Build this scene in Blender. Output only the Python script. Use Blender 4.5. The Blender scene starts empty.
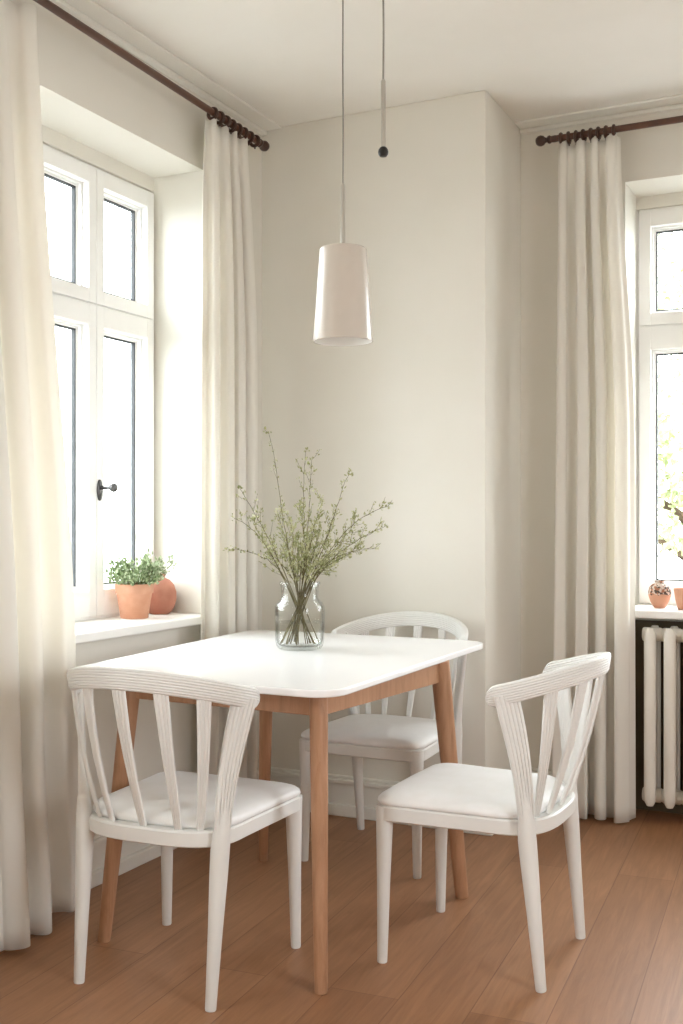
import bpy, math, random
from math import sin, cos, pi, radians, sqrt
from mathutils import Vector, Matrix
random.seed(7)
sc = bpy.context.scene
COL = sc.collection

# ------------------------------------------------------------------ helpers
class MB:
    """collects shapes that become ONE mesh object"""
    def __init__(s): s.v = []; s.f = []; s.m = []
    def add(s, vs, fs, mi=0):
        b = len(s.v); s.v += [tuple(p) for p in vs]
        s.f += [tuple(b + i for i in f) for f in fs]; s.m += [mi] * len(fs); return s
    def box(s, x0, x1, y0, y1, z0, z1, mi=0):
        v = [(x, y, z) for z in (z0, z1) for y in (y0, y1) for x in (x0, x1)]
        return s.add(v, [(0, 2, 3, 1), (4, 5, 7, 6), (0, 1, 5, 4), (2, 6, 7, 3), (0, 4, 6, 2), (1, 3, 7, 5)], mi)
    def prism(s, poly, z0, z1, mi=0):
        n = len(poly)
        v = [(x, y, z0) for x, y in poly] + [(x, y, z1) for x, y in poly]
        f = [tuple(reversed(range(n))), tuple(range(n, 2 * n))]
        f += [(i, (i + 1) % n, n + (i + 1) % n, n + i) for i in range(n)]
        return s.add(v, f, mi)
    def rings(s, rings, cap=True, mi=0, closed=False):
        n = len(rings[0]); v = [p for r in rings for p in r]; f = []
        R = len(rings)
        for k in range(R if closed else R - 1):
            a = k * n; b = ((k + 1) % R) * n
            f += [(a + i, a + (i + 1) % n, b + (i + 1) % n, b + i) for i in range(n)]
        if cap and not closed:
            f.append(tuple(reversed(range(n)))); f.append(tuple(range((R - 1) * n, R * n)))
        return s.add(v, f, mi)
    def tube(s, pts, rad, n=10, mi=0):
        pts = [Vector(p) for p in pts]
        if not hasattr(rad, '__len__'): rad = [rad] * len(pts)
        rings = []; u = None
        for i, p in enumerate(pts):
            t = (pts[min(i + 1, len(pts) - 1)] - pts[max(i - 1, 0)]).normalized()
            if u is None:
                u = t.orthogonal().normalized()
            else:
                u = (u - t * u.dot(t))
                u = u.normalized() if u.length > 1e-6 else t.orthogonal().normalized()
            w = t.cross(u)
            rings.append([p + (u * cos(2 * pi * k / n) + w * sin(2 * pi * k / n)) * rad[i] for k in range(n)])
        return s.rings(rings, mi=mi)
    def lathe(s, prof, n=40, c=(0, 0, 0), mi=0, axis='z', closed=False):
        rings = []
        for r, h in prof:
            ring = []
            for k in range(n):
                a = 2 * pi * k / n
                if axis == 'z': ring.append((c[0] + r * cos(a), c[1] + r * sin(a), c[2] + h))
                elif axis == 'y': ring.append((c[0] + r * sin(a), c[1] + h, c[2] + r * cos(a)))
                else: ring.append((c[0] + h, c[1] + r * cos(a), c[2] + r * sin(a)))
            rings.append(ring)
        return s.rings(rings, mi=mi, closed=closed)
    def torus(s, c, R, r, axis, n=24, m=8, mi=0):
        rings = []
        c = Vector(c)
        for i in range(n):
            a = 2 * pi * i / n
            d = Vector((0, cos(a), sin(a))) if axis == 'x' else Vector((cos(a), 0, sin(a)))
            w = Vector((1, 0, 0)) if axis == 'x' else Vector((0, 1, 0))
            rings.append([c + d * (R + r * cos(2 * pi * k / m)) + w * r * sin(2 * pi * k / m) for k in range(m)])
        return s.rings(rings, closed=True, mi=mi)
    def build(s, name, mats, parent=None, smooth=35, bevel=0, seg=2, loc=None, rot=0):
        me = bpy.data.meshes.new(name); me.from_pydata(s.v, [], s.f)
        if not isinstance(mats, (list, tuple)): mats = [mats]
        for m in mats: me.materials.append(m)
        me.polygons.foreach_set('material_index', s.m)
        import bmesh
        bm = bmesh.new(); bm.from_mesh(me); bmesh.ops.recalc_face_normals(bm, faces=bm.faces); bm.to_mesh(me); bm.free()
        if smooth:
            me.polygons.foreach_set('use_smooth', [True] * len(me.polygons))
            me.set_sharp_from_angle(angle=radians(smooth))
        me.update()
        o = bpy.data.objects.new(name, me); COL.objects.link(o)
        if parent: o.parent = parent
        if loc: o.location = loc
        if rot: o.rotation_euler.z = rot
        if bevel:
            b = o.modifiers.new('bevel', 'BEVEL'); b.width = bevel; b.segments = seg
            b.limit_method = 'ANGLE'; b.angle_limit = radians(40); b.harden_normals = False
        return o

def tag(o, label=None, cat=None, group=None, kind=None):
    if label: o['label'] = label
    if cat: o['category'] = cat
    if group: o['group'] = group
    if kind: o['kind'] = kind
    return o

def empty(name, loc=(0, 0, 0), rz=0):
    o = bpy.data.objects.new(name, None); COL.objects.link(o)
    o.location = loc; o.rotation_euler.z = rz; o.empty_display_size = .05
    return o

def copy_tree(o, parent=None):
    c = o.copy(); COL.objects.link(c)
    if parent: c.parent = parent
    for ch in list(o.children): copy_tree(ch, c)
    return c

def lerp(a, b, t): return a + (b - a) * t
def smooth01(t): t = max(0, min(1, t)); return t * t * (3 - 2 * t)

# ------------------------------------------------------------------ materials
def srgb(r, g, b):
    f = lambda c: (c / 255 / 12.92) if c / 255 <= .04045 else ((c / 255 + .055) / 1.055) ** 2.4
    return (f(r), f(g), f(b), 1)

def base_mat(name, col, rough=.5, spec=.5, **kw):
    m = bpy.data.materials.new(name); m.use_nodes = True
    nt = m.node_tree; p = nt.nodes['Principled BSDF']
    p.inputs['Base Color'].default_value = col
    p.inputs['Roughness'].default_value = rough
    p.inputs['Specular IOR Level'].default_value = spec
    for k, v in kw.items(): p.inputs[k].default_value = v
    return m, nt, p

def noise_mat(name, c1, c2, scale=8, rough=.5, bump=.1, dist=.002, spec=.4, stretch=(1, 1, 1), detail=4, bscale=None, lo=.35, hi=.65):
    m, nt, p = base_mat(name, c1, rough, spec)
    N = nt.nodes.new; L = nt.links.new
    tc = N('ShaderNodeTexCoord'); mp = N('ShaderNodeMapping'); mp.inputs['Scale'].default_value = stretch
    L(tc.outputs['Object'], mp.inputs['Vector'])
    nz = N('ShaderNodeTexNoise'); nz.inputs['Scale'].default_value = scale; nz.inputs['Detail'].default_value = detail
    L(mp.outputs['Vector'], nz.inputs['Vector'])
    rp = N('ShaderNodeValToRGB'); rp.color_ramp.elements[0].position = lo; rp.color_ramp.elements[1].position = hi
    rp.color_ramp.elements[0].color = c1; rp.color_ramp.elements[1].color = c2
    L(nz.outputs['Fac'], rp.inputs['Fac']); L(rp.outputs['Color'], p.inputs['Base Color'])
    if bump:
        n2 = N('ShaderNodeTexNoise'); n2.inputs['Scale'].default_value = bscale or scale * 6; n2.inputs['Detail'].default_value = 3
        L(mp.outputs['Vector'], n2.inputs['Vector'])
        b = N('ShaderNodeBump'); b.inputs['Strength'].default_value = bump; b.inputs['Distance'].default_value = dist
        L(n2.outputs['Fac'], b.inputs['Height']); L(b.outputs['Normal'], p.inputs['Normal'])
    return m

M = {}
M['wall'] = noise_mat('wall_paint', srgb(229, 226, 218), srgb(226, 223, 214), 3, .75, .12, .001, .25, bscale=120)
M['ceiling'] = noise_mat('ceiling_paint', srgb(240, 238, 233), srgb(237, 235, 229), 3, .85, .1, .001, .2, bscale=90)
M['trim'] = noise_mat('trim_paint', srgb(233, 231, 225), srgb(230, 228, 221), 4, .45, .05, .0005, .4)
M['niche_shade'] = noise_mat('painted_niche_shade', srgb(112, 100, 82), srgb(104, 92, 75), 5, .8, .1, .001, .2)  # dark brown that puts the shade behind the radiator into the colour
M['window_white'] = noise_mat('window_lacquer', srgb(244, 244, 242), srgb(241, 241, 239), 5, .35, .03, .0004, .45)
M['sill'] = noise_mat('sill_paint', srgb(245, 244, 241), srgb(241, 240, 236), 5, .35, .04, .0004, .45)
M['chair'] = noise_mat('chair_lacquer', srgb(229, 229, 227), srgb(226, 226, 223), 6, .42, .06, .0006, .4, stretch=(1, 1, .3))
M['cushion'] = noise_mat('seat_leatherette', srgb(243, 244, 245), srgb(240, 241, 241), 20, .5, .1, .0008, .35, bscale=260)
M['table_top'] = noise_mat('table_laminate', srgb(246, 246, 247), srgb(244, 244, 245), 4, .22, 0, .0, .5)
M['rod'] = noise_mat('dark_walnut', srgb(72, 45, 33), srgb(98, 62, 45), 14, .38, .1, .001, .5, stretch=(1, .15, 1))
M['ring'] = noise_mat('dark_wood_rings', srgb(52, 33, 26), srgb(72, 46, 35), 18, .35, .1, .001, .5)
M['radiator'] = noise_mat('radiator_enamel', srgb(236, 232, 224), srgb(232, 227, 217), 9, .35, .05, .0006, .5)
M['black'] = noise_mat('black_plastic', srgb(18, 17, 16), srgb(26, 24, 22), 20, .3, 0, 0, .5)
M['gasket'] = noise_mat('dark_seal', srgb(60, 62, 64), srgb(70, 72, 74), 20, .6, 0, 0, .3)
M['pewter'], _, _ = base_mat('pewter', srgb(92, 90, 90), .3, .5, Metallic=1.0)
M['cord'] = noise_mat('grey_cord', srgb(150, 147, 140), srgb(160, 157, 150), 40, .6, 0, 0, .3)
M['lamp'] = noise_mat('lamp_enamel', srgb(211, 203, 193), srgb(208, 200, 190), 5, .22, 0, 0, .55)
M['lamp_in'] = noise_mat('lamp_inner_white', srgb(250, 249, 246), srgb(247, 246, 243), 5, .4, 0, 0, .4)
M['lamp_stem'] = noise_mat('lamp_stem_enamel', srgb(186, 181, 172), srgb(182, 177, 168), 5, .35, 0, 0, .4)
M['terracotta'] = noise_mat('terracotta', srgb(208, 158, 132), srgb(196, 142, 114), 16, .8, .2, .001, .25, bscale=120)
M['terracotta_red'] = noise_mat('red_terracotta', srgb(186, 132, 112), srgb(172, 114, 96), 14, .75, .2, .001, .25, bscale=120)
M['soil'] = noise_mat('soil', srgb(60, 44, 32), srgb(38, 28, 20), 60, .95, .6, .004, .1)
M['leaf'] = noise_mat('leaf_green', srgb(120, 140, 98), srgb(162, 178, 138), 30, .6, 0, 0, .3)
M['leaf_pale'] = noise_mat('pale_leaf', srgb(196, 206, 176), srgb(170, 188, 146), 30, .6, 0, 0, .3)
M['sprig_stem'] = noise_mat('sprig_stem', srgb(108, 100, 62), srgb(86, 76, 50), 30, .7, 0, 0, .2)
M['sprig_leaf'] = noise_mat('sprig_leaf', srgb(134, 140, 88), srgb(208, 206, 170), 40, .65, 0, 0, .2)
M['stem_green'] = noise_mat('green_stem', srgb(112, 122, 72), srgb(96, 106, 60), 30, .6, 0, 0, .2)
M['bark'] = noise_mat('bark', srgb(98, 82, 66), srgb(70, 58, 46), 6, .9, .4, .02, .1)
M['tree_leaf'] = noise_mat('tree_leaf', srgb(146, 156, 112), srgb(184, 188, 150), 3, .6, 0, 0, .2)
M['pavement'] = noise_mat('pavement', srgb(118, 118, 116), srgb(128, 127, 124), .6, .9, 0, 0, .1)

def wood(name, c1, c2, c3, rough, axis_scale, scale=6, band=.35):
    m, nt, p = base_mat(name, c1, rough, .4)
    N = nt.nodes.new; L = nt.links.new
    tc = N('ShaderNodeTexCoord'); mp = N('ShaderNodeMapping'); mp.inputs['Scale'].default_value = axis_scale
    L(tc.outputs['Object'], mp.inputs['Vector'])
    nz = N('ShaderNodeTexNoise'); nz.inputs['Scale'].default_value = scale; nz.inputs['Detail'].default_value = 8; nz.inputs['Roughness'].default_value = .65
    nz.inputs['Distortion'].default_value = .6
    L(mp.outputs['Vector'], nz.inputs['Vector'])
    rp = N('ShaderNodeValToRGB'); e = rp.color_ramp.elements
    e[0].position = .3; e[0].color = c1; e[1].position = .72; e[1].color = c3
    k = e.new(.5); k.color = c2
    L(nz.outputs['Fac'], rp.inputs['Fac']); L(rp.outputs['Color'], p.inputs['Base Color'])
    b = N('ShaderNodeBump'); b.inputs['Strength'].default_value = .08; b.inputs['Distance'].default_value = .001
    L(nz.outputs['Fac'], b.inputs['Height']); L(b.outputs['Normal'], p.inputs['Normal'])
    return m
M['beech'] = wood('beech_wood', srgb(158, 116, 86), srgb(174, 131, 100), srgb(184, 142, 111), .45, (10, 10, 1.2), 5)

def floor_mat():
    m, nt, p = base_mat('oak_planks', srgb(170, 120, 80), .42, .4)
    N = nt.nodes.new; L = nt.links.new
    tc = N('ShaderNodeTexCoord'); mp = N('ShaderNodeMapping')
    mp.inputs['Rotation'].default_value = (0, 0, radians(-90 - 3.5))
    mp.inputs['Location'].default_value = (.35, .048, 0)
    L(tc.outputs['Object'], mp.inputs['Vector'])
    br = N('ShaderNodeTexBrick')
    br.inputs['Scale'].default_value = 1; br.inputs['Brick Width'].default_value = 3.1; br.inputs['Row Height'].default_value = .178
    br.inputs['Mortar Size'].default_value = .0016; br.inputs['Mortar Smooth'].default_value = .2
    br.offset = .37; br.offset_frequency = 2
    br.inputs['Color1'].default_value = (0, 0, 0, 1); br.inputs['Color2'].default_value = (1, 1, 1, 1); br.inputs['Mortar'].default_value = (.5, .5, .5, 1)
    L(mp.outputs['Vector'], br.inputs['Vector'])
    # per-plank tone
    r1 = N('ShaderNodeValToRGB'); e = r1.color_ramp.elements
    e[0].color = srgb(150, 107, 76); e[1].color = srgb(168, 124, 91)
    L(br.outputs['Color'], r1.inputs['Fac'])
    # grain
    mg = N('ShaderNodeMapping'); mg.inputs['Scale'].default_value = (1.0, 14, 1)
    L(mp.outputs['Vector'], mg.inputs['Vector'])
    g = N('ShaderNodeTexNoise'); g.inputs['Scale'].default_value = 3; g.inputs['Detail'].default_value = 8; g.inputs['Roughness'].default_value = .65; g.inputs['Distortion'].default_value = 1.2
    L(mg.outputs['Vector'], g.inputs['Vector'])
    gr = N('ShaderNodeValToRGB'); ge = gr.color_ramp.elements
    ge[0].position = .3; ge[0].color = (.74, .71, .68, 1); ge[1].position = .7; ge[1].color = (1.06, 1.05, 1.04, 1)
    L(g.outputs['Fac'], gr.inputs['Fac'])
    mx = N('ShaderNodeMix'); mx.data_type = 'RGBA'; mx.blend_type = 'MULTIPLY'; mx.inputs[0].default_value = 1
    L(r1.outputs['Color'], mx.inputs[6]); L(gr.outputs['Color'], mx.inputs[7])
    # knots
    kn = N('ShaderNodeTexVoronoi'); kn.inputs['Scale'].default_value = 2.6
    mk = N('ShaderNodeMapping'); mk.inputs['Scale'].default_value = (.55, 1.25, 1); L(mp.outputs['Vector'], mk.inputs['Vector'])
    L(mk.outputs['Vector'], kn.inputs['Vector'])
    kr = N('ShaderNodeValToRGB'); ke = kr.color_ramp.elements
    ke[0].position = .012; ke[0].color = (.45, .38, .32, 1); ke[1].position = .045; ke[1].color = (1, 1, 1, 1)
    L(kn.outputs['Distance'], kr.inputs['Fac'])
    m2 = N('ShaderNodeMix'); m2.data_type = 'RGBA'; m2.blend_type = 'MULTIPLY'; m2.inputs[0].default_value = .8
    L(mx.outputs[2], m2.inputs[6]); L(kr.outputs['Color'], m2.inputs[7])
    # joints
    m3 = N('ShaderNodeMix'); m3.data_type = 'RGBA'; m3.blend_type = 'MIX'
    jf = N('ShaderNodeMath'); jf.operation = 'MULTIPLY'; jf.inputs[1].default_value = .55
    L(br.outputs['Fac'], jf.inputs[0])
    L(jf.outputs[0], m3.inputs[0]); L(m2.outputs[2], m3.inputs[6]); m3.inputs[7].default_value = srgb(104, 68, 46)
    L(m3.outputs[2], p.inputs['Base Color'])
    sb = N('ShaderNodeMath'); sb.operation = 'SUBTRACT'; L(g.outputs['Fac'], sb.inputs[0]); L(br.outputs['Fac'], sb.inputs[1])
    b = N('ShaderNodeBump'); b.inputs['Strength'].default_value = .25; b.inputs['Distance'].default_value = .0015
    L(sb.outputs[0], b.inputs['Height']); L(b.outputs['Normal'], p.inputs['Normal'])
    return m
M['floor'] = floor_mat()

def curtain_mat(name, col, tcol, fac):
    m = bpy.data.materials.new(name); m.use_nodes = True; nt = m.node_tree
    N = nt.nodes.new; L = nt.links.new
    out = nt.nodes['Material Output']; nt.nodes.remove(nt.nodes['Principled BSDF'])
    d = N('ShaderNodeBsdfDiffuse'); d.inputs['Color'].default_value = col
    t = N('ShaderNodeBsdfTranslucent'); t.inputs['Color'].default_value = tcol
    mx = N('ShaderNodeMixShader'); mx.inputs[0].default_value = fac
    tc = N('ShaderNodeTexCoord'); nz = N('ShaderNodeTexNoise'); nz.inputs['Scale'].default_value = 350; nz.inputs['Detail'].default_value = 2
    L(tc.outputs['Object'], nz.inputs['Vector'])
    b = N('ShaderNodeBump'); b.inputs['Strength'].default_value = .12; b.inputs['Distance'].default_value = .001
    L(nz.outputs['Fac'], b.inputs['Height']); L(b.outputs['Normal'], d.inputs['Normal'])
    L(d.outputs[0], mx.inputs[1]); L(t.outputs[0], mx.inputs[2]); L(mx.outputs[0], out.inputs['Surface'])
    return m
M['curtain'] = curtain_mat('cream_linen', srgb(243, 241, 236), srgb(245, 240, 229), .26)

def pane_mat():
    m = bpy.data.materials.new('window_glass'); m.use_nodes = True; nt = m.node_tree
    N = nt.nodes.new; L = nt.links.new
    out = nt.nodes['Material Output']; nt.nodes.remove(nt.nodes['Principled BSDF'])
    t = N('ShaderNodeBsdfTransparent'); t.inputs['Color'].default_value = (.97, .985, .98, 1)
    g = N('ShaderNodeBsdfGlossy'); g.inputs['Roughness'].default_value = .01
    lw = N('ShaderNodeLayerWeight'); lw.inputs['Blend'].default_value = .5
    pw = N('ShaderNodeMath'); pw.operation = 'POWER'; pw.inputs[1].default_value = 5; L(lw.outputs['Facing'], pw.inputs[0])
    f = N('ShaderNodeMath'); f.operation = 'MULTIPLY_ADD'; f.inputs[1].default_value = .9; f.inputs[2].default_value = .02; L(pw.outputs[0], f.inputs[0])
    mx = N('ShaderNodeMixShader'); L(f.outputs[0], mx.inputs[0]); L(t.outputs[0], mx.inputs[1]); L(g.outputs[0], mx.inputs[2])
    L(mx.outputs[0], out.inputs['Surface'])
    return m
M['pane'] = pane_mat()
def thin_glass(name, clear, edge, ior_min, p):
    m = bpy.data.materials.new(name); m.use_nodes = True; nt = m.node_tree
    N = nt.nodes.new; L = nt.links.new
    out = nt.nodes['Material Output']; nt.nodes.remove(nt.nodes['Principled BSDF'])
    lw = N('ShaderNodeLayerWeight'); lw.inputs['Blend'].default_value = .5
    rp = N('ShaderNodeValToRGB'); e = rp.color_ramp.elements
    e[0].position = .45; e[0].color = clear; e[1].position = .98; e[1].color = edge
    L(lw.outputs['Facing'], rp.inputs['Fac'])
    t = N('ShaderNodeBsdfTransparent'); L(rp.outputs['Color'], t.inputs['Color'])
    g = N('ShaderNodeBsdfGlossy'); g.inputs['Roughness'].default_value = .02
    pw = N('ShaderNodeMath'); pw.operation = 'POWER'; pw.inputs[1].default_value = p; L(lw.outputs['Facing'], pw.inputs[0])
    f = N('ShaderNodeMath'); f.operation = 'MULTIPLY_ADD'; f.inputs[1].default_value = .75; f.inputs[2].default_value = ior_min; L(pw.outputs[0], f.inputs[0])
    mx = N('ShaderNodeMixShader'); L(f.outputs[0], mx.inputs[0]); L(t.outputs[0], mx.inputs[1]); L(g.outputs[0], mx.inputs[2])
    L(mx.outputs[0], out.inputs['Surface'])
    return m
M['glass'] = thin_glass('jar_glass', (.985, .99, .985, 1), (.66, .68, .665, 1), .03, 4)
M['water'] = thin_glass('water', (.975, .98, .97, 1), (.84, .86, .84, 1), .02, 5)

def speckle_mat():
    m, nt, p = base_mat('speckled_clay', srgb(190, 132, 104), .7, .3)
    N = nt.nodes.new; L = nt.links.new
    tc = N('ShaderNodeTexCoord'); sx = N('ShaderNodeSeparateXYZ'); L(tc.outputs['Object'], sx.inputs[0])
    vo = N('ShaderNodeTexVoronoi'); vo.inputs['Scale'].default_value = 130; L(tc.outputs['Object'], vo.inputs['Vector'])
    rp = N('ShaderNodeValToRGB'); e = rp.color_ramp.elements; rp.color_ramp.interpolation = 'CONSTANT'
    e[0].color = srgb(84, 72, 64); e[1].position = .42; e[1].color = srgb(196, 178, 164); k = e.new(.7); k.color = srgb(160, 108, 84)
    L(vo.outputs['Color'], rp.inputs['Fac'])
    nz = N('ShaderNodeTexNoise'); nz.inputs['Scale'].default_value = 60; L(tc.outputs['Object'], nz.inputs['Vector'])
    ad = N('ShaderNodeMath'); ad.operation = 'MULTIPLY_ADD'; ad.inputs[1].default_value = .02; L(nz.outputs['Fac'], ad.inputs[0]); L(sx.outputs['Z'], ad.inputs[2])
    st = N('ShaderNodeMath'); st.operation = 'GREATER_THAN'; st.inputs[1].default_value = .063; L(ad.outputs[0], st.inputs[0])
    mx = N('ShaderNodeMix'); mx.data_type = 'RGBA'; L(st.outputs[0], mx.inputs[0]); mx.inputs[6].default_value = srgb(192, 142, 117)
    L(rp.outputs['Color'], mx.inputs[7]); L(mx.outputs[2], p.inputs['Base Color'])
    return m
M['speckle'] = speckle_mat()

# ------------------------------------------------------------------ the room
H = 2.747
XR, YR = 4.4, -5.2                       # the unseen walls
def struct(o): return tag(o, kind='structure')
struct(MB().box(-.34, XR + .2, YR - .2, .77, -.12, 0).build('floor', M['floor'], smooth=0))
struct(MB().box(-.34, XR + .2, YR - .2, .77, H, H + .15).build('ceiling', M['ceiling'], smooth=0))

LY0, LY1, LZ0, LZ1 = -1.545, -.437, .775, 2.457           # left window recess
w = MB()
w.prism([(0, LY1), (-.22, -.415), (-.34, -.415), (-.34, 0), (0, 0)], 0, H)
w.box(-.34, 0, YR, -3.9, 0, H); w.box(-.34, 0, -2.9, LY0, 0, H); w.box(-.34, 0, -3.9, -2.9, 0, .8); w.box(-.34, 0, -3.9, -2.9, 2.4, H); w.box(-.34, 0, LY0, LY1, 0, LZ0); w.box(-.34, 0, LY0, LY1, LZ1, H)  # includes an unseen opening farther back, added to brighten the room
w.box(-.33, -.22, LY0, LY1, 2.405, LZ1)
struct(w.build('wall_left', M['wall'], smooth=0))

CX = .953                                                   # chimney breast side
struct(MB().box(-.34, CX, 0, .77, 0, H).build('wall_back', M['wall'], smooth=0, bevel=.004))

RX0, RX1, RZ0, RZ1, RY = 1.372, 2.60, .765, 2.474, .45     # right window recess
w = MB()
w.box(CX, RX0, RY, .77, 0, H); w.box(RX1, XR, RY, .77, 0, H)
w.box(RX0, RX1, RY, .77, RZ1, H); w.box(RX0, RX1, .60, .77, 0, RZ0)
w.box(RX0, RX1, .68, .77, 2.425, RZ1)
struct(w.build('wall_right', M['wall'], smooth=0))

# unseen side and rear walls; the side opening is added for fill daylight
w = MB()
w.box(XR, XR + .2, YR, -3.2, 0, H); w.box(XR, XR + .2, -2.3, .77, 0, H)
w.box(XR, XR + .2, -3.2, -2.3, 0, .8); w.box(XR, XR + .2, -3.2, -2.3, 2.4, H)
struct(w.build('wall_side', M['wall'], smooth=0))
w = MB()
w.box(-.34, XR + .2, YR - .2, YR, 0, H)
struct(w.build('wall_rear', M['wall'], smooth=0))

# cornice: flat stepped strips under the ceiling
c = MB(); c.box(0, .095, YR, -.002, H - .010, H); c.box(0, .026, YR, -.002, H - .026, H - .010)
struct(c.build('trim_1', M['trim'], smooth=0, bevel=.006, seg=3))
c = MB(); c.box(CX + .002, XR, RY - .095, RY, H - .010, H); c.box(CX + .002, XR, RY - .026, RY, H - .026, H - .010)
struct(c.build('trim_2', M['trim'], smooth=0, bevel=.006, seg=3))

struct(MB().box(RX0, RX1, .585, .60, .0, .755).build('niche_shade_panel', M['niche_shade'], smooth=0))  # added dark sheet, painted-in shade behind the radiator

def skirting(name, f):
    b = MB(); f(b, .0, .045, .036); f(b, .045, .125, .020); f(b, .125, .142, .033); f(b, .142, .154, .016)
    return struct(b.build(name, M['trim'], smooth=0, bevel=.0035))
skirting('baseboard_left', lambda b, z0, z1, d: b.box(0, d, YR, 0, z0, z1))
def backskirt(b, z0, z1, d):
    b.prism([(.038, -d), (CX + d, -d), (CX + d, RY), (CX, RY), (CX, 0), (.038, 0)], z0, z1)
skirting('baseboard_back', backskirt)
skirting('baseboard_right', lambda b, z0, z1, d: b.box(CX + .038, RX0, RY - d, RY, z0, z1))

# ------------------------------------------------------------------ windows
def ring_frame(b, ax, u0, u1, z0, z1, ou0, ou1, oz0, oz1, d0, d1):
    """rectangular frame; ax 'x': lies in a x=const wall, u is y"""
    def bx(a0, a1, c0, c1):
        if ax == 'x': b.box(d0, d1, a0, a1, c0, c1)
        else: b.box(a0, a1, d0, d1, c0, c1)
    bx(u0, ou0, z0, z1); bx(ou1, u1, z0, z1); bx(ou0, ou1, z0, oz0); bx(ou0, ou1, oz1, z1)

def window(name, ax, front, back_dir, u0, u1, z0, z1, lights, zs, mull):
    """front = coordinate of the frame's room face; back_dir = -1/+1 away from the room"""
    D = lambda a, b_: (min(front + back_dir * a, front + back_dir * b_), max(front + back_dir * a, front + back_dir * b_))
    root = empty(name, (0, 0, 0)); struct(root)
    fr = MB()
    d = D(.012, .09)
    ring_frame(fr, ax, u0, u1, z0, z1, u0 + .022, u1 - .022, z0 + .03, z1 - .022, *d)
    ub, lt, lb, ut, gz = zs                    # upper bottom, lower top, lower bottom, upper top, groove
    def bx(a0, a1, c0, c1, dd):
        if ax == 'x': fr.box(dd[0], dd[1], a0, a1, c0, c1)
        else: fr.box(a0, a1, dd[0], dd[1], c0, c1)
    bx(u0 + .022, u1 - .022, gz - .02, gz + .02, d)
    fr.build('window_frame', M['window_white'], root, smooth=0, bevel=.003)
    sashes = []
    for (a0, a1) in lights:
        for lo, hi, s0, s1 in ((ub, ut, gz + .004, z1 - .012), (lb, lt, z0 + .018, gz - .004)):
            sb = MB()
            e0 = a0 - mull / 2 + .0012; e1 = a1 + mull / 2 - .0012
            ring_frame(sb, ax, e0, e1, s0, s1, a0, a1, lo, hi, *D(0, .03))
            g = .007
            ring_frame(sb, ax, e0 + .003, e1 - .003, s0 + .003, s1 - .003, a0 + g, a1 - g, lo + g, hi - g, *D(.03, .045))
            g = .014
            ring_frame(sb, ax, e0 + .003, e1 - .003, s0 + .003, s1 - .003, a0 + g, a1 - g, lo + g, hi - g, *D(.045, .07))
            sa = sb.build('sash', M['window_white'], root, smooth=0, bevel=.002)
            pm = MB(); dd = D(.053, .059)
            if ax == 'x': pm.box(dd[0], dd[1], a0 + g - .002, a1 - g + .002, lo + g - .002, hi - g + .002)
            else: pm.box(a0 + g - .002, a1 - g + .002, dd[0], dd[1], lo + g - .002, hi - g + .002)
            pm.build('pane', M['pane'], sa, smooth=0)
            km = MB(); q = .005
            ring_frame(km, ax, a0 + g - .001, a1 - g + .001, lo + g - .001, hi - g + .001, a0 + g + q, a1 - g - q, lo + g + q, hi - g - q, *D(.048, .064))
            km.build('seal', M['gasket'], sa, smooth=0)
            sashes.append(sa)
    return root, sashes

W = -.22
pitch = .342
lts = [(-.478 - pitch * i - .26, -.478 - pitch * i) for i in range(3)]
win1, sash1 = window('window_1', 'x', W, -1, -1.485, -.42, .80, 2.405, lts, (1.967, 1.840, .91, 2.338, 1.915), .082)
s = MB(); s.prism([(.042, LY0 - .02), (.042, LY1 + .03), (0.001, LY1 + .03), (0.001, LY1), (-.22, -.418), (-.33, -.418), (-.33, LY0), (.001, LY0), (.001, LY0 - .02)], LZ0, .807)
s.build('window_sill', M['sill'], win1, smooth=0, bevel=.006, seg=3)
# handle on the middle stile, lower sash of the right-hand light
hb = MB(); hy, hz = -.765, 1.262
hb.rings([[(W + x, hy + r * .55 * cos(a), hz + r * 1.5 * sin(a)) for a in [2 * pi * k / 20 for k in range(20)]] for x, r in ((0, .025), (.004, .025), (.008, .017))])
hb.tube([(W + .004, hy, hz + .008), (W + .055, hy, hz + .008)], .0065, 12)
hb.lathe([(.006, .050), (.013, .053), (.0165, .060), (.0165, .067), (.013, .073), (.004, .075)], 20, (W, hy, hz + .008), axis='x')
hb.tube([(W + .006, hy, hz - .018), (W + .011, hy, hz - .018)], .004, 10)
h = hb.build('handle', M['pewter'], sash1[1]); h['label'] = 'pewter knob handle on an oval plate'

RLT = [(1.428, 1.94), (2.03, 2.53)]
win2, sash2 = window('window_2', 'y', .68, 1, 1.38, 2.592, .80, 2.425, RLT, (1.998, 1.850, .895, 2.352, 1.945), .09)
s = MB(); s.prism([(RX0 - .03, .395), (RX1 + .03, .395), (RX1 + .03, RY - .001), (RX1, RY - .001), (RX1, .76), (RX0, .76), (RX0, RY - .001), (RX0 - .03, RY - .001)], .780, .811)
s.build('window_sill', M['sill'], win2, smooth=0, bevel=.006, seg=3)

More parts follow.
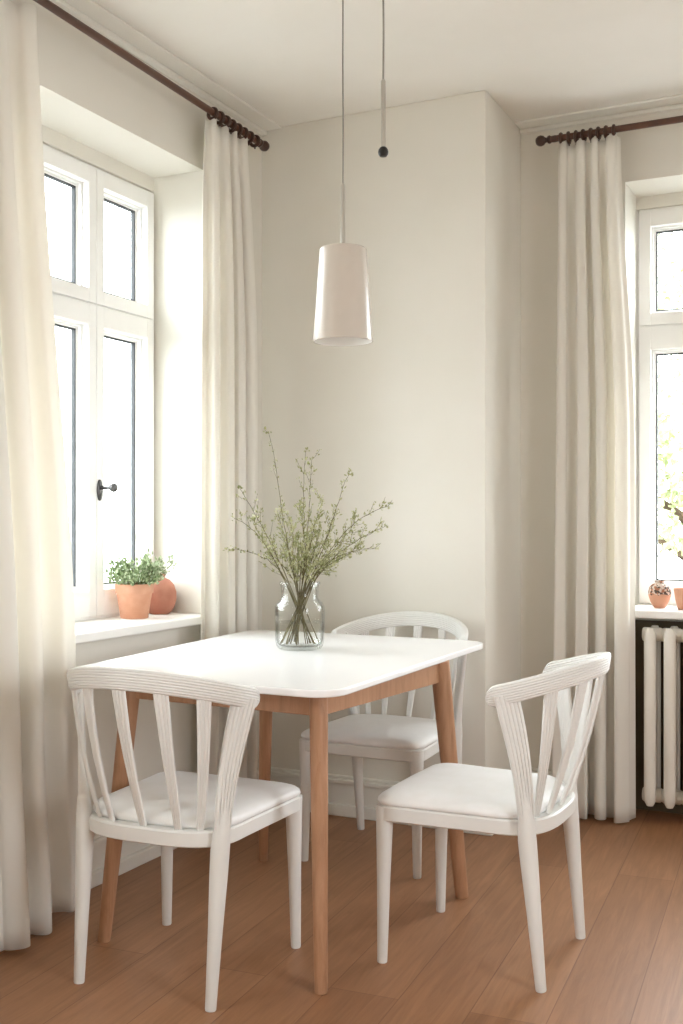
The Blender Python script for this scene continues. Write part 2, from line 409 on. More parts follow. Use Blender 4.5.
# ------------------------------------------------------------------ radiator
rad = empty('radiator', (1.477, .445, 0))
tag(rad, 'white column radiator under the right-hand window sill', 'radiator')
def section_mb():
    b = MB(); z0, z1 = .098, .715; yf, yb = -.055, .055; r = .0225
    for y in (yf, yb):
        b.tube([(0, y, z0 - .03), (0, y, z0 - .015), (0, y, z0 + .02), (0, y, z1 - .02), (0, y, z1 + .015), (0, y, z1 + .03)],
               [.012, .020, r, r, .020, .012], 16)
    for z in (z0, z1):
        b.tube([(0, yf, z), (0, yb, z)], .021, 14)
        b.tube([(-.0362, 0, z), (-.030, 0, z), (.030, 0, z), (.0362, 0, z)], [.024, .028, .028, .024], 14)
    return b
NS = 14
for k in range(NS):
    if k == 0: s0 = section_mb().build('section', M['radiator'], rad)
    else:
        c = s0.copy(); COL.objects.link(c); c.parent = rad
        c.location.x = .073 * k
for k in (6, NS - 1):
    f = MB(); f.tube([(0, .055, 0), (0, .055, .008), (0, .055, .02), (0, .055, .10)], [.022, .022, .012, .014], 14)
    o = f.build('foot', M['radiator'], rad); o.location.x = .073 * k
vb = MB(); vb.tube([(.073 * (NS - 1) + .036, 0, .098), (.073 * NS + .03, 0, .098), (.073 * NS + .04, 0, .085), (.073 * NS + .04, 0, 0)], .011, 12)
vb.build('pipe', M['radiator'], rad)

# ------------------------------------------------------------------ curtains, rods, rings
def curtain(name, a, b_, amp, folds, ztop, zbot, phase, label, axis, header=.5, seed=1, lobes=1.0, tie=0.0, nu=220, nv=46):
    """a(v), b_(v): the two edges (points on the floor plan) at height fraction v (0 top .. 1 floor)"""
    rnd = random.Random(seed)
    ph = [rnd.uniform(-.5, .5) for _ in range(12)]; am = [rnd.uniform(.75, 1.25) for _ in range(12)]
    vs, fs = [], []
    for j in range(nv):
        v = j / (nv - 1)
        pa = Vector(a(v)); pb = Vector(b_(v)); d = (pb - pa); Lg = d.length; d.normalize(); n = Vector((-d.y, d.x))
        A = amp(v)
        for i in range(nu):
            u = i / (nu - 1)
            w_ = 2 * pi * (folds * u) + phase + .55 * sin(2 * pi * u * 1.7 + ph[0]) + .25 * ph[1] * sin(4 * v + 9 * u + ph[2]) * v
            k = int(folds * u) % 12
            sh = sin(w_)
            prof = (abs(sh) ** .8) * (1 if sh > 0 else -1)
            mod = lerp(1, .7 + .35 * am[k], .6)
            off = A * prof * mod + .35 * A * sin(2.3 * w_ + ph[3] + v * 2) * v
            lat = -.35 * A * sin(2 * w_) * lobes
            p = pa + d * (u * Lg + lat * min(1, min(u, 1 - u) * 12)) + n * off
            zt = ztop + .008 * cos(w_ + .8)
            z = lerp(zt, zbot + .004 * sin(w_ * .5), v)
            vs.append((p.x, p.y, z))
    for j in range(nv - 1):
        for i in range(nu - 1):
            q = j * nu + i; fs.append((q, q + 1, q + nu + 1, q + nu))
    mb = MB(); mb.add(vs, fs)
    o = mb.build(name, M['curtain'], smooth=80)
    so = o.modifiers.new('cloth', 'SOLIDIFY'); so.thickness = .0022; so.offset = 0
    tag(o, label, 'curtain')
    return o

XC = .086
def ampf(top, mid, bot):
    return lambda v: lerp(top, mid, smooth01(v / .12)) if v < .12 else lerp(mid, bot, smooth01((v - .12) / .88))
curtain('curtain', lambda v: (XC, lerp(-.545, -.560, v)), lambda v: (XC, lerp(-.262, -.205, smooth01(v * 3))),
        ampf(.010, .021, .025), 4, 2.606, .012, .6,
        'cream linen curtain hanging behind the table in the room corner', 'y', seed=3)
def nearL(v): return lerp(-1.435, -1.300, smooth01(v * 1.35)) + .03 * smooth01((v - .8) * 5)
curtain('curtain', lambda v: (lerp(XC + .008, .24, v), -2.02), lambda v: (lerp(XC - .002, .105, v), nearL(v)),
        ampf(.012, .026, .030), 5, 2.61, .012, .2,
        'cream linen curtain at the left edge, beside the window nearest the camera', 'y', seed=8)
YC = .335
curtain('curtain', lambda v: (lerp(1.135, 1.108, v), YC), lambda v: (lerp(1.375, 1.425, smooth01(v * 2.2)), YC + .02 * v),
        ampf(.012, .022, .034), 4, 2.618, .012, 1.9,
        'cream linen curtain beside the radiator and the right-hand window', 'x', seed=5)

def rod(axis, start, length, sgn, label):
    r = empty('curtain_rod', start); tag(r, label, 'curtain rod')
    b = MB()
    e = Vector((0, 1, 0)) if axis == 'y' else Vector((1, 0, 0))
    e = e * sgn
    b.tube([e * .05, e * length], .0125, 16); b.build('pole', M['rod'], r)
    f = MB(); pr = [(.002, -.001), (.012, .002), (.019, .010), (.021, .020), (.018, .031), (.011, .038), (.009, .044), (.015, .050), (.016, .056), (.012, .062), (.0135, .075), (.0125, .085)]
    f.lathe([(q, h * sgn) for q, h in pr], 20, (0, 0, 0), axis=axis); f.build('finial', M['ring'], r)
    for t in (length * .62,):
        k = MB(); p = e * t; nrm = Vector((-1, 0, 0)) if axis == 'y' else Vector((0, 1, 0))
        k.tube([p + nrm * .012, p + nrm * .06, p + nrm * (XC if axis == 'y' else RY - YC)], [.009, .009, .02], 12)
        k.build('bracket', M['ring'], r)
    return r
ROD_Z = 2.628
rr = rod('y', (XC, -.112, ROD_Z), 2.3, -1, 'dark wooden curtain rod along the left wall above the tall window')
rr.rotation_euler.x = -.018
RODR_Z = 2.645
rod('x', (1.048, YC, RODR_Z), 1.75, 1, 'dark wooden curtain rod on the back wall above the right-hand window')
ring0 = None
def ring(axis, loc, label, group):
    global ring0
    if axis not in ring.proto:
        b = MB(); b.torus((0, 0, 0), .0185, .0068, 'x' if axis == 'x' else 'y')
        b.tube([(0, 0, -.0235), (0, 0, -.031)], .003, 8)
        o = b.build('curtain_ring', M['ring']); ring.proto[axis] = o
    else:
        o = ring.proto[axis].copy(); COL.objects.link(o)
    o.location = loc; o.rotation_euler = (random.uniform(-.08, .08), random.uniform(-.08, .08), random.uniform(-.15, .15))
    tag(o, label, 'curtain ring', group)
ring.proto = {}
for k in range(8):
    y = lerp(-.205, -.505, k / 7)
    ring('y', (XC, y, ROD_Z - .005 + .018 * (-.112 - y)), 'dark wooden ring holding the corner curtain on the left-wall rod', 'rings on the left wall rod')
for k in range(8):
    x = lerp(1.150, 1.352, k / 7)
    ring('x', (x, YC, RODR_Z - .005), 'dark wooden ring holding the right-hand curtain on the back-wall rod', 'rings on the back wall rod')

# ------------------------------------------------------------------ table
tb = empty('dining_table', (.62, -.95, 0))
tag(tb, 'white topped dining table with round beech legs and a glass jar on it', 'table')
TX, TY = .62, -.95
ZT = .745
def rrect(x0, x1, y0, y1, r, n=8):
    pts = []
    for cx, cy, a0 in ((x1 - r, y1 - r, 0), (x0 + r, y1 - r, 90), (x0 + r, y0 + r, 180), (x1 - r, y0 + r, 270)):
        for k in range(n + 1):
            a = radians(a0 + 90 * k / n); pts.append((cx + r * cos(a), cy + r * sin(a)))
    return pts
t = MB(); pts = rrect(.135 - TX, 1.070 - TX, -1.512 - TY, -.312 - TY, .085)
pts = [(x + .095 * (1 - (x - .135 + TX) / .947) * (1 - (y + 1.512 + TY) / 1.2), y) for x, y in pts]
t.prism(pts, ZT - .019, ZT)
t.build('table_top', M['table_top'], tb, bevel=.004, seg=3)
feet = [(1.021, -1.475), (.335, -1.444), (1.104, -.685), (.375, -.640)]
tops = [(.978, -1.405), (.388, -1.385), (1.050, -.735), (.425, -.700)]
zt = ZT - .019
for (fx, fy), (tx, ty) in zip(feet, tops):
    b = MB(); P = lambda q: (lerp(fx, tx, q) - TX, lerp(fy, ty, q) - TY, zt * q)
    g = 1.25 if fx > 1.05 else 1.12 if fx < .36 else 1.0
    b.tube([P(0), P(.006), P(.3), P(.75), P(.92), P(1)], [r_ * g for r_ in (.0155, .0165, .0190, .0225, .0235, .0235)], 20)
    b.build('leg', M['beech'], tb)
def apron(p, q, z0, z1):
    p = Vector(p) - Vector((TX, TY)); q = Vector(q) - Vector((TX, TY)); d = (q - p).normalized(); n = Vector((-d.y, d.x)) * .010
    b = MB(); b.prism([tuple(p + n), tuple(q + n), tuple(q - n), tuple(p - n)], z0, z1)
    b.build('apron', M['beech'], tb, smooth=0, bevel=.002)
za = zt - .062
order = [tops[0], tops[2], tops[3], tops[1]]
for i in range(4): apron(order[i], order[(i + 1) % 4], za, zt - .0005)

# ------------------------------------------------------------------ chairs
def seat_outline(off=0.0, back=0.0, n=14):
    """right half from the middle of the front to the middle of the back, then mirrored"""
    yf = .228 - off; xs = .226 - off; xb = .212 - off; ye = -.07; rb = .158 - off - back
    r = .045
    h = []
    for k in range(4): h.append((lerp(0, xs - r, k / 4), yf + .004 * cos(k / 4 * pi / 2)))
    for k in range(7):
        a = radians(90 - 90 * k / 6); h.append((xs - r + r * cos(a), yf - r + r * sin(a)))
    for k in range(1, 5): h.append((lerp(xs, xb, k / 5), lerp(yf - r, ye, k / 5)))
    for k in range(n + 1):
        a = pi / 2 * k / n; e = 2 / 3
        h.append((xb * cos(a) ** e if k < n else 0, ye - rb * sin(a) ** e))
    left = [(-x, y) for x, y in reversed(h[1:-1])]
    return h + left

def rail_pt(phi):
    """phi 0..180 deg around the horseshoe; returns centre and outward normal"""
    a = radians(phi); ea, eb = .246, .222
    c = Vector((ea * cos(a), -.098 - eb * sin(a), .722 + .064 * max(0, sin(a)) ** 1.1))
    nrm = Vector((cos(a) / ea, -sin(a) / eb, 0)).normalized()
    return c, nrm

def make_chair():
    root = empty('dining_chair', (0, 0, 0))
    up = Vector((0, 0, 1))
    # seat frame
    fr = MB(); o0 = seat_outline(0); o1 = seat_outline(.006)
    fr.rings([[(x, y, .374) for x, y in o1], [(x, y, .378) for x, y in o0], [(x, y, .410) for x, y in o0], [(x, y, .414) for x, y in seat_outline(.004)]])
    fr.build('seat_frame', M['chair'], root, smooth=40)
    # cushion
    cu = MB(); rg = []
    for off, z in ((.010, .4135), (.003, .4155), (-.001, .422), (.001, .430), (.008, .437), (.022, .443), (.046, .4475), (.09, .4505), (.15, .4515)):
        ol = seat_outline(off, .026 if off < .1 else 0)
        rg.append([(x, y, z) for x, y in ol])
    cu.rings(rg); cu.build('seat_cushion', M['cushion'], root, smooth=60)
    # legs
    for sx in (1, -1):
        b = MB(); f = Vector((sx * .206, .208, 0)); tp = Vector((sx * .2015, .2025, .4115))
        P = lambda q: f.lerp(tp, q)
        b.tube([P(0), P(.008), P(.5), P(.85), P(.97), P(1)], [.0125, .0135, .0175, .0220, .0235, .0235], 18)
        b.build('leg', M['chair'], root)
    for sx in (1, -1):
        b = MB(); f = Vector((sx * .190, -.214, 0)); tp = Vector((sx * .197, -.178, .40))
        P = lambda q: f.lerp(tp, q)
        tpost, _ = rail_pt(11 if sx > 0 else 169); bp = Vector((sx * .197, -.181, .365))
        def Q(q):
            p = bp.lerp(tpost, q); p.x -= sx * .006 * sin(pi * q); p.y -= .010 * sin(pi * q); return p
        b.tube([P(0), P(.008), P(.45), P(.78), P(.92), Q(.06), Q(.14), Q(.24), Q(.36)], [.0125, .0135, .0178, .0222, .0232, .0225, .0200, .0155, .0080], 18)
        b.build('leg', M['chair'], root)
    # posts: flat ribbed boards from the rear joints to the ends of the top rail
    def ribbed(width, thick, ribs):
        pr = []; n = ribs * 4
        for k in range(n + 1):
            u = -.5 + k / n; d = .5 if k % 4 else .36
            pr.append((u * width, d * thick * (1 - .45 * (abs(u) * 2) ** 4)))
        for k in range(n + 1):
            u = .5 - k / n; d = .5 if k % 4 else .36
            pr.append((u * width, -d * thick * (1 - .45 * (abs(u) * 2) ** 4)))
        return pr
    def bar(name, path, wdir, sizes, ribs):
        rings = []
        for i, p in enumerate(path):
            t = (path[min(i + 1, len(path) - 1)] - path[max(i - 1, 0)]).normalized()
            wd = (wdir[i] - t * wdir[i].dot(t)).normalized(); nd = t.cross(wd)
            rings.append([p + wd * a + nd * b for a, b in ribbed(sizes[i][0], sizes[i][1], ribs)])
        b = MB(); b.rings(rings); return b.build(name, M['chair'], root, smooth=50)
    for sx in (1, -1):
        top, nr = rail_pt(11 if sx > 0 else 169)
        bot = Vector((sx * .197, -.181, .365))
        path = []; wd = []; sz = []
        for k in range(9):
            q = k / 8; p = bot.lerp(top, q); p.x -= sx * .006 * sin(pi * q); p.y -= .010 * sin(pi * q)
            path.append(p); wd.append(Vector((-sx * .85, -1, 0)).normalized() * -1 if False else Vector((sx * .80, 1, 0)).normalized())
            sz.append((lerp(.038, .062, smooth01(q)), lerp(.032, .019, smooth01(q * 1.6))))
        bar('back_post', path, wd, sz, 6)
    # slats
    for ph in (40, 65, 90, 115, 140):
        top, nr = rail_pt(ph)
        a = radians(lerp(50, 130, (ph - 40) / 100)); e = .667
        ca, sa = cos(a), sin(a)
        bot = Vector((.194 * abs(ca) ** e * (1 if ca >= 0 else -1), -.07 - .138 * sa ** e, .405))
        path = []; wd = []; sz = []
        tan = Vector((-nr.y, nr.x, 0))
        for k in range(7):
            q = k / 6; p = bot.lerp(top, q); path.append(p + nr * (.010 * sin(pi * q))); wd.append(tan)
            sz.append((lerp(.018, .037, q), lerp(.011, .013, q)))
        bar('slat', path, wd, sz, 4)
    # top rail
    prof = []
    hh, th = .027, .0125; n = 24
    for k in range(n + 1):
        v = -1 + 2 * k / n; g = .0 if k % 3 else .0020
        prof.append((th * (1 - .5 * abs(v) ** 6) - g, v * hh))
    for k in range(n + 1):
        v = 1 - 2 * k / n; g = .0 if k % 3 else .0020
        prof.append((-th * (1 - .5 * abs(v) ** 6) + g, v * hh))
    rings = []
    NN = 56; ends = 5
    for i in range(NN + 1):
        phi = lerp(5, 175, i / NN); c, nr = rail_pt(phi)
        lean = nr * .16
        rings.append((c, nr, lean, 1.0))
    out = []
    def ringat(c, nr, lean, s, e=1.0): return [c + nr * (a * e) + (up + lean) * (b * s) for a, b in prof]
    ends = 8
    c, nr, ln, _ = rings[0]; t0 = (rings[0][0] - rings[1][0]).normalized()
    for k in range(ends):
        a = radians(88 * (1 - k / ends)); out.append(ringat(c + t0 * (.026 * sin(a)), nr, ln, cos(a), .55 + .45 * cos(a) ** .5))
    for r_ in rings: out.append(ringat(*r_))
    c, nr, ln, _ = rings[-1]; t0 = (rings[-1][0] - rings[-2][0]).normalized()
    for k in range(1, ends + 1):
        a = radians(88 * k / ends); out.append(ringat(c + t0 * (.026 * sin(a)), nr, ln, cos(a), .55 + .45 * cos(a) ** .5))
    b = MB(); b.rings(out); b.build('top_rail', M['chair'], root, smooth=50)
    return root

chA = make_chair()
chC = copy_tree(chA); chB = copy_tree(chA)
for o, loc, rz, lab in (
    (chA, (.632, -1.466), 2, 'white slat-back chair at the near left, its back to the camera'),
    (chC, (1.292, -1.036), 89, 'white slat-back chair on the right side of the table, beside the radiator'),
    (chB, (.708, -.372), 180, 'white slat-back chair behind the table against the back wall')):
    o.location = (loc[0], loc[1], 0); o.rotation_euler.z = radians(rz)
    tag(o, lab, 'chair', 'white slat-back chairs round the table')

# ------------------------------------------------------------------ pendants
def pendant(loc):
    r = empty('pendant_lamp', loc); tag(r, 'white tapered pendant lamp hanging over the table', 'pendant lamp')
    z0 = 1.682; z1 = 1.957; zc = H
    sh = MB(); rt_, rb = .0695, .0885
    sh.lathe([(.006, z1 + .001), (rt_ - .004, z1), (rt_, z1 - .004), (rb, z0 + .001), (rb - .0012, z0), (rb - .0024, z0 + .001), (rt_ - .0034, z1 - .008), (.006, z1 - .006)], 56, mi=0)
    sh.m = [1 if (k // 56) in (5, 6) else 0 for k in range(len(sh.m))]
    sh.build('lamp_shade', [M['lamp'], M['lamp_in']], r)
    st = MB(); st.tube([(0, 0, z1 - .002), (0, 0, 2.142), (0, 0, 2.148)], [.0068, .0068, .004], 14); st.build('stem', M['lamp_stem'], r)
    so = MB(); so.lathe([(.02, z1 - .006), (.021, z1 - .05), (.018, z1 - .062), (.013, z1 - .063)], 20); so.build('socket', M['lamp_in'], r)
    bu = MB(); bu.lathe([(.012, z1 - .06), (.014, z1 - .075), (.026, z1 - .10), (.03, z1 - .12), (.026, z1 - .143), (.014, z1 - .158), (.003, z1 - .161)], 24); bu.build('bulb', M['lamp_in'], r)
    co = MB(); co.tube([(0, 0, 2.14), (.0006, 0, 2.3), (-.0008, .0, 2.5), (0, 0, zc - .02)], .0024, 8); co.build('cord', M['cord'], r)
    ca = MB(); ca.lathe([(.004, zc - .024), (.045, zc - .022), (.05, zc - .012), (.05, zc)], 32); ca.build('ceiling_rose', M['lamp'], r)
    return r
pendant((.833, -.963, 0))
r = empty('pendant_rod', (.940, -.912, 0)); tag(r, 'slim pendant rod with a black tip hanging beside the lamp', 'pendant rod')
b = MB(); b.tube([(0, 0, 2.252), (0, 0, 2.449), (0, 0, 2.455)], [.0068, .0068, .004], 14); b.build('stem', M['lamp_stem'], r)
b = MB(); b.tube([(0, 0, 2.45), (.001, 0, 2.6), (0, 0, H - .02)], .0030, 8); b.build('cord', M['cord'], r)
b = MB(); b.lathe([(.004, 2.2265), (.010, 2.228), (.0145, 2.234), (.0155, 2.241), (.0140, 2.248), (.0100, 2.254), (.007, 2.256)], 24); b.build('tip', M['black'], r)
b = MB(); b.lathe([(.004, H - .024), (.035, H - .022), (.04, H - .012), (.04, H)], 32); b.build('ceiling_rose', M['lamp'], r)

# ------------------------------------------------------------------ glass jar with sprigs
JX, JY = .594, -.786
jar = empty('glass_jar', (JX, JY, ZT)); tag(jar, 'clear glass jar of water holding green sprigs on the table', 'vase')
outer = [(.002, 0), (.058, 0), (.069, .004), (.075, .014), (.078, .03), (.079, .06), (.0797, .122), (.0785, .136), (.0740, .147), (.0660, .155), (.0610, .161), (.0592, .170), (.0592, .194), (.0615, .203), (.0655, .207), (.0660, .2115), (.0635, .2145)]
inner = [(.0600, .213), (.0570, .205), (.0552, .195), (.0552, .180), (.0565, .163), (.061, .156), (.0695, .145), (.0745, .134), (.0757, .120), (.0752, .06), (.074, .032), (.070, .018), (.062, .012), (.002, .010)]
b = MB(); b.lathe(outer + inner, 56); b.build('jar_body', M['glass'], jar, smooth=60)
wt = [(.002, .0098), (.0618, .0118), (.0702, .0178), (.0742, .032), (.0754, .06), (.07555, .086), (.074, .0868), (.002, .0868)]
b = MB(); b.lathe(wt, 48); b.build('water', M['water'], jar, smooth=50)

FW = Vector((-.4368, .8996, 0)); RT = Vector((.8996, .4368, 0)); UP = Vector((0, 0, 1))
def leaf(b, p, d, L, wd, mi, rnd):
    d = d.normalized(); s = d.cross(Vector((rnd.uniform(-1, 1), rnd.uniform(-1, 1), rnd.uniform(-1, 1))))
    if s.length < 1e-3: s = d.orthogonal()
    s.normalize(); n = s.cross(d)
    b.add([p, p + d * L * .45 + s * wd + n * wd * .3, p + d * L, p + d * L * .45 - s * wd + n * wd * .3, p + d * L * .5 - n * wd * .25],
          [(0, 1, 4), (1, 2, 4), (2, 3, 4), (3, 0, 4)], mi)

def bez(p0, p1, p2, p3, t):
    s = 1 - t; return p0 * s ** 3 + p1 * 3 * s * s * t + p2 * 3 * s * t * t + p3 * t ** 3

def sprig(tip, bend, dense, seed, label, fine=1.0, bare=.35):
    """tip: (right, up, depth) in metres from the jar's mouth"""
    rnd = random.Random(seed)
    o = Vector((JX, JY, ZT))
    ang = rnd.uniform(0, 2 * pi)
    tv = RT * tip[0] + UP * tip[1] + FW * tip[2]
    lat = Vector((tv.x, tv.y, 0))
    mouth = o + UP * .205 + lat.normalized() * min(.036, lat.length * .22) + Vector((rnd.uniform(-.010, .010), rnd.uniform(-.010, .010), 0))
    foot = o + UP * .019 - lat.normalized() * min(.046, .012 + lat.length * .28) + Vector((rnd.uniform(-.016, .016), rnd.uniform(-.016, .016), 0))
    end = o + UP * .205 + tv
    pts = [foot.lerp(mouth, k / 5) for k in range(5)]
    dr = (mouth - foot).normalized()
    Lg = (end - mouth).length
    c1 = mouth + dr * Lg * .38
    c2 = end - (RT * bend[0] + UP * bend[1]).normalized() * Lg * .33
    curve = [bez(mouth, c1, c2, end, k / 16) for k in range(17)]
    for k in range(1, 16): curve[k] = curve[k] + Vector((rnd.uniform(-1, 1), rnd.uniform(-1, 1), rnd.uniform(-1, 1))) * .0022
    pts += curve
    n = len(pts)
    b = MB()
    b.tube(pts, [lerp(.0017, .0006, max(0, (i - 4) / (n - 5))) for i in range(n)], 6, mi=0)
    def cluster(p, d, k):
        for _ in range(k):
            q = p + Vector((rnd.gauss(0, 1), rnd.gauss(0, 1), rnd.gauss(0, 1))) * .0035
            dd = d * .8 + Vector((rnd.uniform(-1, 1), rnd.uniform(-1, 1), rnd.uniform(-.6, 1)))
            leaf(b, q, dd, rnd.uniform(.007, .014) * fine, rnd.uniform(.0022, .0040) * fine, 1, rnd)
    for i in range(1, 17):
        t = i / 16
        if t < bare * .5: continue
        d = (curve[i] - curve[i - 1]).normalized()
        if rnd.random() < .9: cluster(curve[i], d, rnd.randint(2, 3 + dense // 2))
        # side twigs
        if t > bare and rnd.random() < .30 + .13 * dense:
            a = rnd.uniform(0, 2 * pi); o1 = d.orthogonal().normalized(); o2 = d.cross(o1)
            sd = (d * rnd.uniform(.6, 1.2) + (o1 * cos(a) + o2 * sin(a)) * .8 + UP * .15).normalized()
            sl = rnd.uniform(.025, .065) * (1.25 - t * .6)
            tp = [curve[i], curve[i] + sd * sl * .5, curve[i] + sd * sl + UP * sl * .15]
            b.tube(tp, [.0007, .0006, .0004], 4, mi=0)
            for k in range(2 + dense):
                q = rnd.uniform(.25, 1.05); cluster(tp[0].lerp(tp[2], q), sd, rnd.randint(1, 2))
    for k in range(4): cluster(curve[16], (curve[16] - curve[15]).normalized(), 1)
    ob = b.build('sprig', [M['sprig_stem'], M['sprig_leaf']], smooth=0)
    tag(ob, label, 'sprig', 'sprigs in the glass jar')
S = .00316
def T(px, py, dep): return ((px - 299.5) * S, (587 - py) * S, dep)
sprig(T(268, 434, .02), (-.25, 1), 1, 1, 'tallest dark thin sprig leaning left at the top of the jar', bare=.55)
sprig(T(306, 452, -.03), (.15, 1), 2, 2, 'tall upright sprig in the middle of the bunch, second in height', bare=.3)
sprig(T(311, 460, .06), (.05, 1), 2, 3, 'slender upright sprig just behind the second tallest one', bare=.4)
sprig(T(349, 476, .03), (.45, 1), 2, 4, 'sprig leaning right with its bud-lined tip high up', bare=.3)
sprig(T(388, 508, -.02), (1, .25), 2, 5, 'long sprig arching to the far right, uppermost of the right ones', bare=.4)
sprig(T(386, 528, .03), (1, .45), 3, 6, 'leafy sprig reaching far right, below the uppermost arching one', bare=.3)
sprig(T(376, 550, -.05), (1, -.02), 2, 7, 'lowest sprig arching out to the right over the table', bare=.4)
sprig(T(240, 490, -.03), (-.6, 1), 2, 8, 'sprig leaning left with a leafy upper half, topmost of the low left ones', bare=.3)
sprig(T(231, 519, .03), (-1, .35), 1, 9, 'thin bare sprig arching left between two other left ones', bare=.5)
sprig(T(227, 551, .0), (-1, -.08), 1, 10, 'lowest sprig bending out to the left in front of the curtain', bare=.55)
core = 'leafy green sprig in the dense middle of the bunch in the jar'
for i, (px, py, dp) in enumerate(((322, 502, -.06), (334, 518, .05), (290, 520, -.05), (276, 512, .05), (345, 536, .02), (312, 528, .09), (262, 540, -.02),
                                  (355, 520, -.07), (300, 508, -.08), (328, 548, -.09), (284, 545, .08), (340, 560, .06), (252, 522, .07), (310, 545, -.04), (320, 530, .02), (296, 540, .03), (362, 540, .05))):
    sprig(T(px, py, dp), (.3 if px > 300 else -.3, 1), 4, 30 + i, core, bare=.12, fine=1.0)

# ------------------------------------------------------------------ things on the left sill
SZ = .807
pot = empty('potted_plant', (-.130, -.682, SZ)); tag(pot, 'small bushy green plant in a terracotta pot on the left window sill', 'potted plant')
b = MB(); b.lathe([(.002, 0), (.047, 0), (.049, .003), (.062, .085), (.0625, .088), (.0665, .089), (.0685, .120), (.0675, .1225), (.0625, .1225), (.060, .108), (.002, .107)], 44)
b.build('pot', M['terracotta'], pot)
b = MB(); b.lathe([(.002, .1125), (.03, .113), (.0605, .110), (.061, .106), (.002, .106)], 32); b.build('soil', M['soil'], pot)
rnd = random.Random(4)
b = MB()
for k in range(84):
    a = rnd.uniform(0, 2 * pi); rr = .045 * sqrt(rnd.random()); p0 = Vector((rr * cos(a), rr * sin(a), .111))
    el = rnd.uniform(.25, 1.45); a2 = a + rnd.uniform(-.6, .6)
    L = rnd.uniform(.07, .118) * (1.0 if el > .6 else .72)
    d = Vector((cos(a2) * cos(el), sin(a2) * cos(el), sin(el) * .85 + .12))
    p1 = p0 + d * L
    b.tube([p0, p0.lerp(p1, .5) + UP * .006, p1], [.0012, .001, .0006], 5, mi=0)
    for j in range(22):
        q = p0.lerp(p1, rnd.uniform(.35, 1.08)) + Vector((rnd.gauss(0, 1), rnd.gauss(0, 1), rnd.gauss(0, 1))) * .007
        if q.z < .118: continue
        leaf(b, q, d + Vector((rnd.uniform(-1, 1), rnd.uniform(-1, 1), rnd.uniform(-.5, 1))), rnd.uniform(.010, .018), rnd.uniform(.0035, .006), 1 if rnd.random() < .6 else 2, rnd)
b.build('foliage', [M['stem_green'], M['leaf'], M['leaf_pale']], pot, smooth=0)

b = MB(); b.lathe([(.002, 0), (.034, 0), (.042, .006), (.055, .026), (.062, .052), (.0620, .080), (.054, .107), (.037, .126), (.021, .133), (.0195, .139), (.0240, .146), (.0230, .148), (.016, .144), (.015, .132), (.03, .117), (.002, .09)], 44)
o = b.build('round_vase', M['terracotta_red'], loc=(-.152, -.497, SZ)); tag(o, 'round red clay vase with a tiny neck behind the potted plant', 'vase')

# right sill
b = MB(); b.lathe([(.002, 0), (.019, 0), (.024, .004), (.036, .025), (.043, .048), (.044, .062), (.040, .080), (.030, .092), (.020, .097), (.0175, .101), (.0205, .106), (.019, .107), (.014, .102), (.013, .094), (.002, .06)], 40)
o = b.build('clay_vase', M['speckle'], loc=(1.487, .545, .811)); tag(o, 'small clay vase with a speckled dark shoulder on the right window sill', 'vase')
b = MB(); b.lathe([(.002, 0), (.024, 0), (.028, .004), (.036, .035), (.041, .068), (.043, .080), (.0415, .081), (.038, .066), (.033, .036), (.026, .010), (.002, .008)], 40)
o = b.build('clay_cup', M['terracotta'], loc=(1.590, .500, .811)); tag(o, 'plain terracotta cup at the right edge, on the right window sill', 'cup')

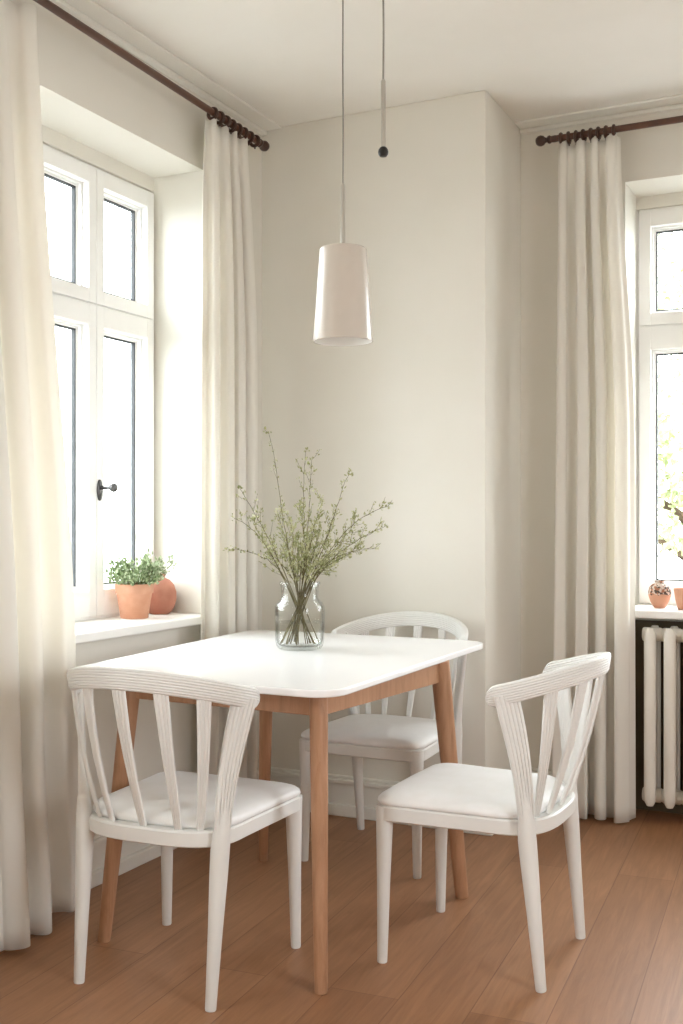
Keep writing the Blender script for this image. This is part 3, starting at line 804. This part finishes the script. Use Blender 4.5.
# ------------------------------------------------------------------ outside
struct(MB().box(-40, 40, -40, 60, -3.2, -3.0).build('ground', M['pavement'], smooth=0))
def tree(loc, hgt, rad_, seed, label):
    rnd = random.Random(seed)
    r = empty('tree', loc); tag(r, label, 'tree', kind=None)
    b = MB(); b.tube([(0, 0, 0), (.05, 0, hgt * .4), (-.05, .05, hgt)], [.2, .15, .06], 10)
    for k in range(7):
        a = rnd.uniform(0, 6.28); z = hgt * rnd.uniform(.55, .95)
        b.tube([(0, 0, z), (cos(a) * rad_ * .4, sin(a) * rad_ * .4, z + .4), (cos(a) * rad_ * .8, sin(a) * rad_ * .8, z + .6)], [.07, .045, .015], 6)
    b.build('trunk', M['bark'], r)
    f = MB()
    cl = [(Vector((rnd.gauss(0, .5), rnd.gauss(0, .5), rnd.gauss(0, .5))) * rad_, rnd.uniform(.3, .55) * rad_) for _ in range(16)]
    for c, q in cl:
        for _ in range(230):
            d = Vector((rnd.gauss(0, 1), rnd.gauss(0, 1), rnd.gauss(0, 1))).normalized()
            leaf(f, Vector((0, 0, hgt)) + c + d * q * rnd.uniform(.5, 1), d + Vector((rnd.uniform(-1, 1), rnd.uniform(-1, 1), rnd.uniform(-1, 1))), rnd.uniform(.10, .18), rnd.uniform(.035, .06), 0, rnd)
    f.build('crown', M['tree_leaf'], r, smooth=0)
tree((.5, 9.5, -3), 4.6, 1.7, 11, 'pale sunlit leafy tree outside the right-hand window')

# ------------------------------------------------------------------ light
wd = bpy.data.worlds.new('overcast'); sc.world = wd; wd.use_nodes = True
bg = wd.node_tree.nodes['Background']; bg.inputs['Color'].default_value = (.925, .965, 1.0, 1); bg.inputs['Strength'].default_value = 15.5
def portal(loc, rot, sx, sy):
    l = bpy.data.lights.new('window_portal', 'AREA'); l.shape = 'RECTANGLE'; l.size = sx; l.size_y = sy; l.cycles.is_portal = True
    o = bpy.data.objects.new('window_portal', l); COL.objects.link(o); o.location = loc; o.rotation_euler = rot
portal((-.33, -.95, 1.6), (radians(90), 0, radians(-90)), 1.1, 1.65)
portal((1.985, .76, 1.6), (radians(90), 0, radians(180)), 1.25, 1.65)
portal((XR + .1, -2.75, 1.6), (radians(90), 0, radians(90)), .9, 1.6)  # at the added side wall opening
portal((-.33, -3.4, 1.6), (radians(90), 0, radians(-90)), 1.0, 1.6)  # at the added opening farther back in the left wall

sc.view_settings.view_transform = 'Standard'; sc.view_settings.look = 'None'
sc.view_settings.gamma = 1; sc.view_settings.use_curve_mapping = False
sc.view_settings.exposure = 0.0
sc.cycles.max_bounces = 14; sc.cycles.diffuse_bounces = 8; sc.cycles.transmission_bounces = 12; sc.cycles.transparent_max_bounces = 16
sc.cycles.sample_clamp_indirect = 12

# ------------------------------------------------------------------ camera
cam = bpy.data.cameras.new('camera'); co = bpy.data.objects.new('camera', cam); COL.objects.link(co)
co.location = (2.227, -3.844, 1.16); co.rotation_euler = (radians(90), 0, radians(25.9))
cam.sensor_fit = 'AUTO'; cam.sensor_width = 36; cam.lens = 1086 / 1024 * 36; cam.shift_y = 7 / 1024
cam.clip_start = .05
sc.camera = co
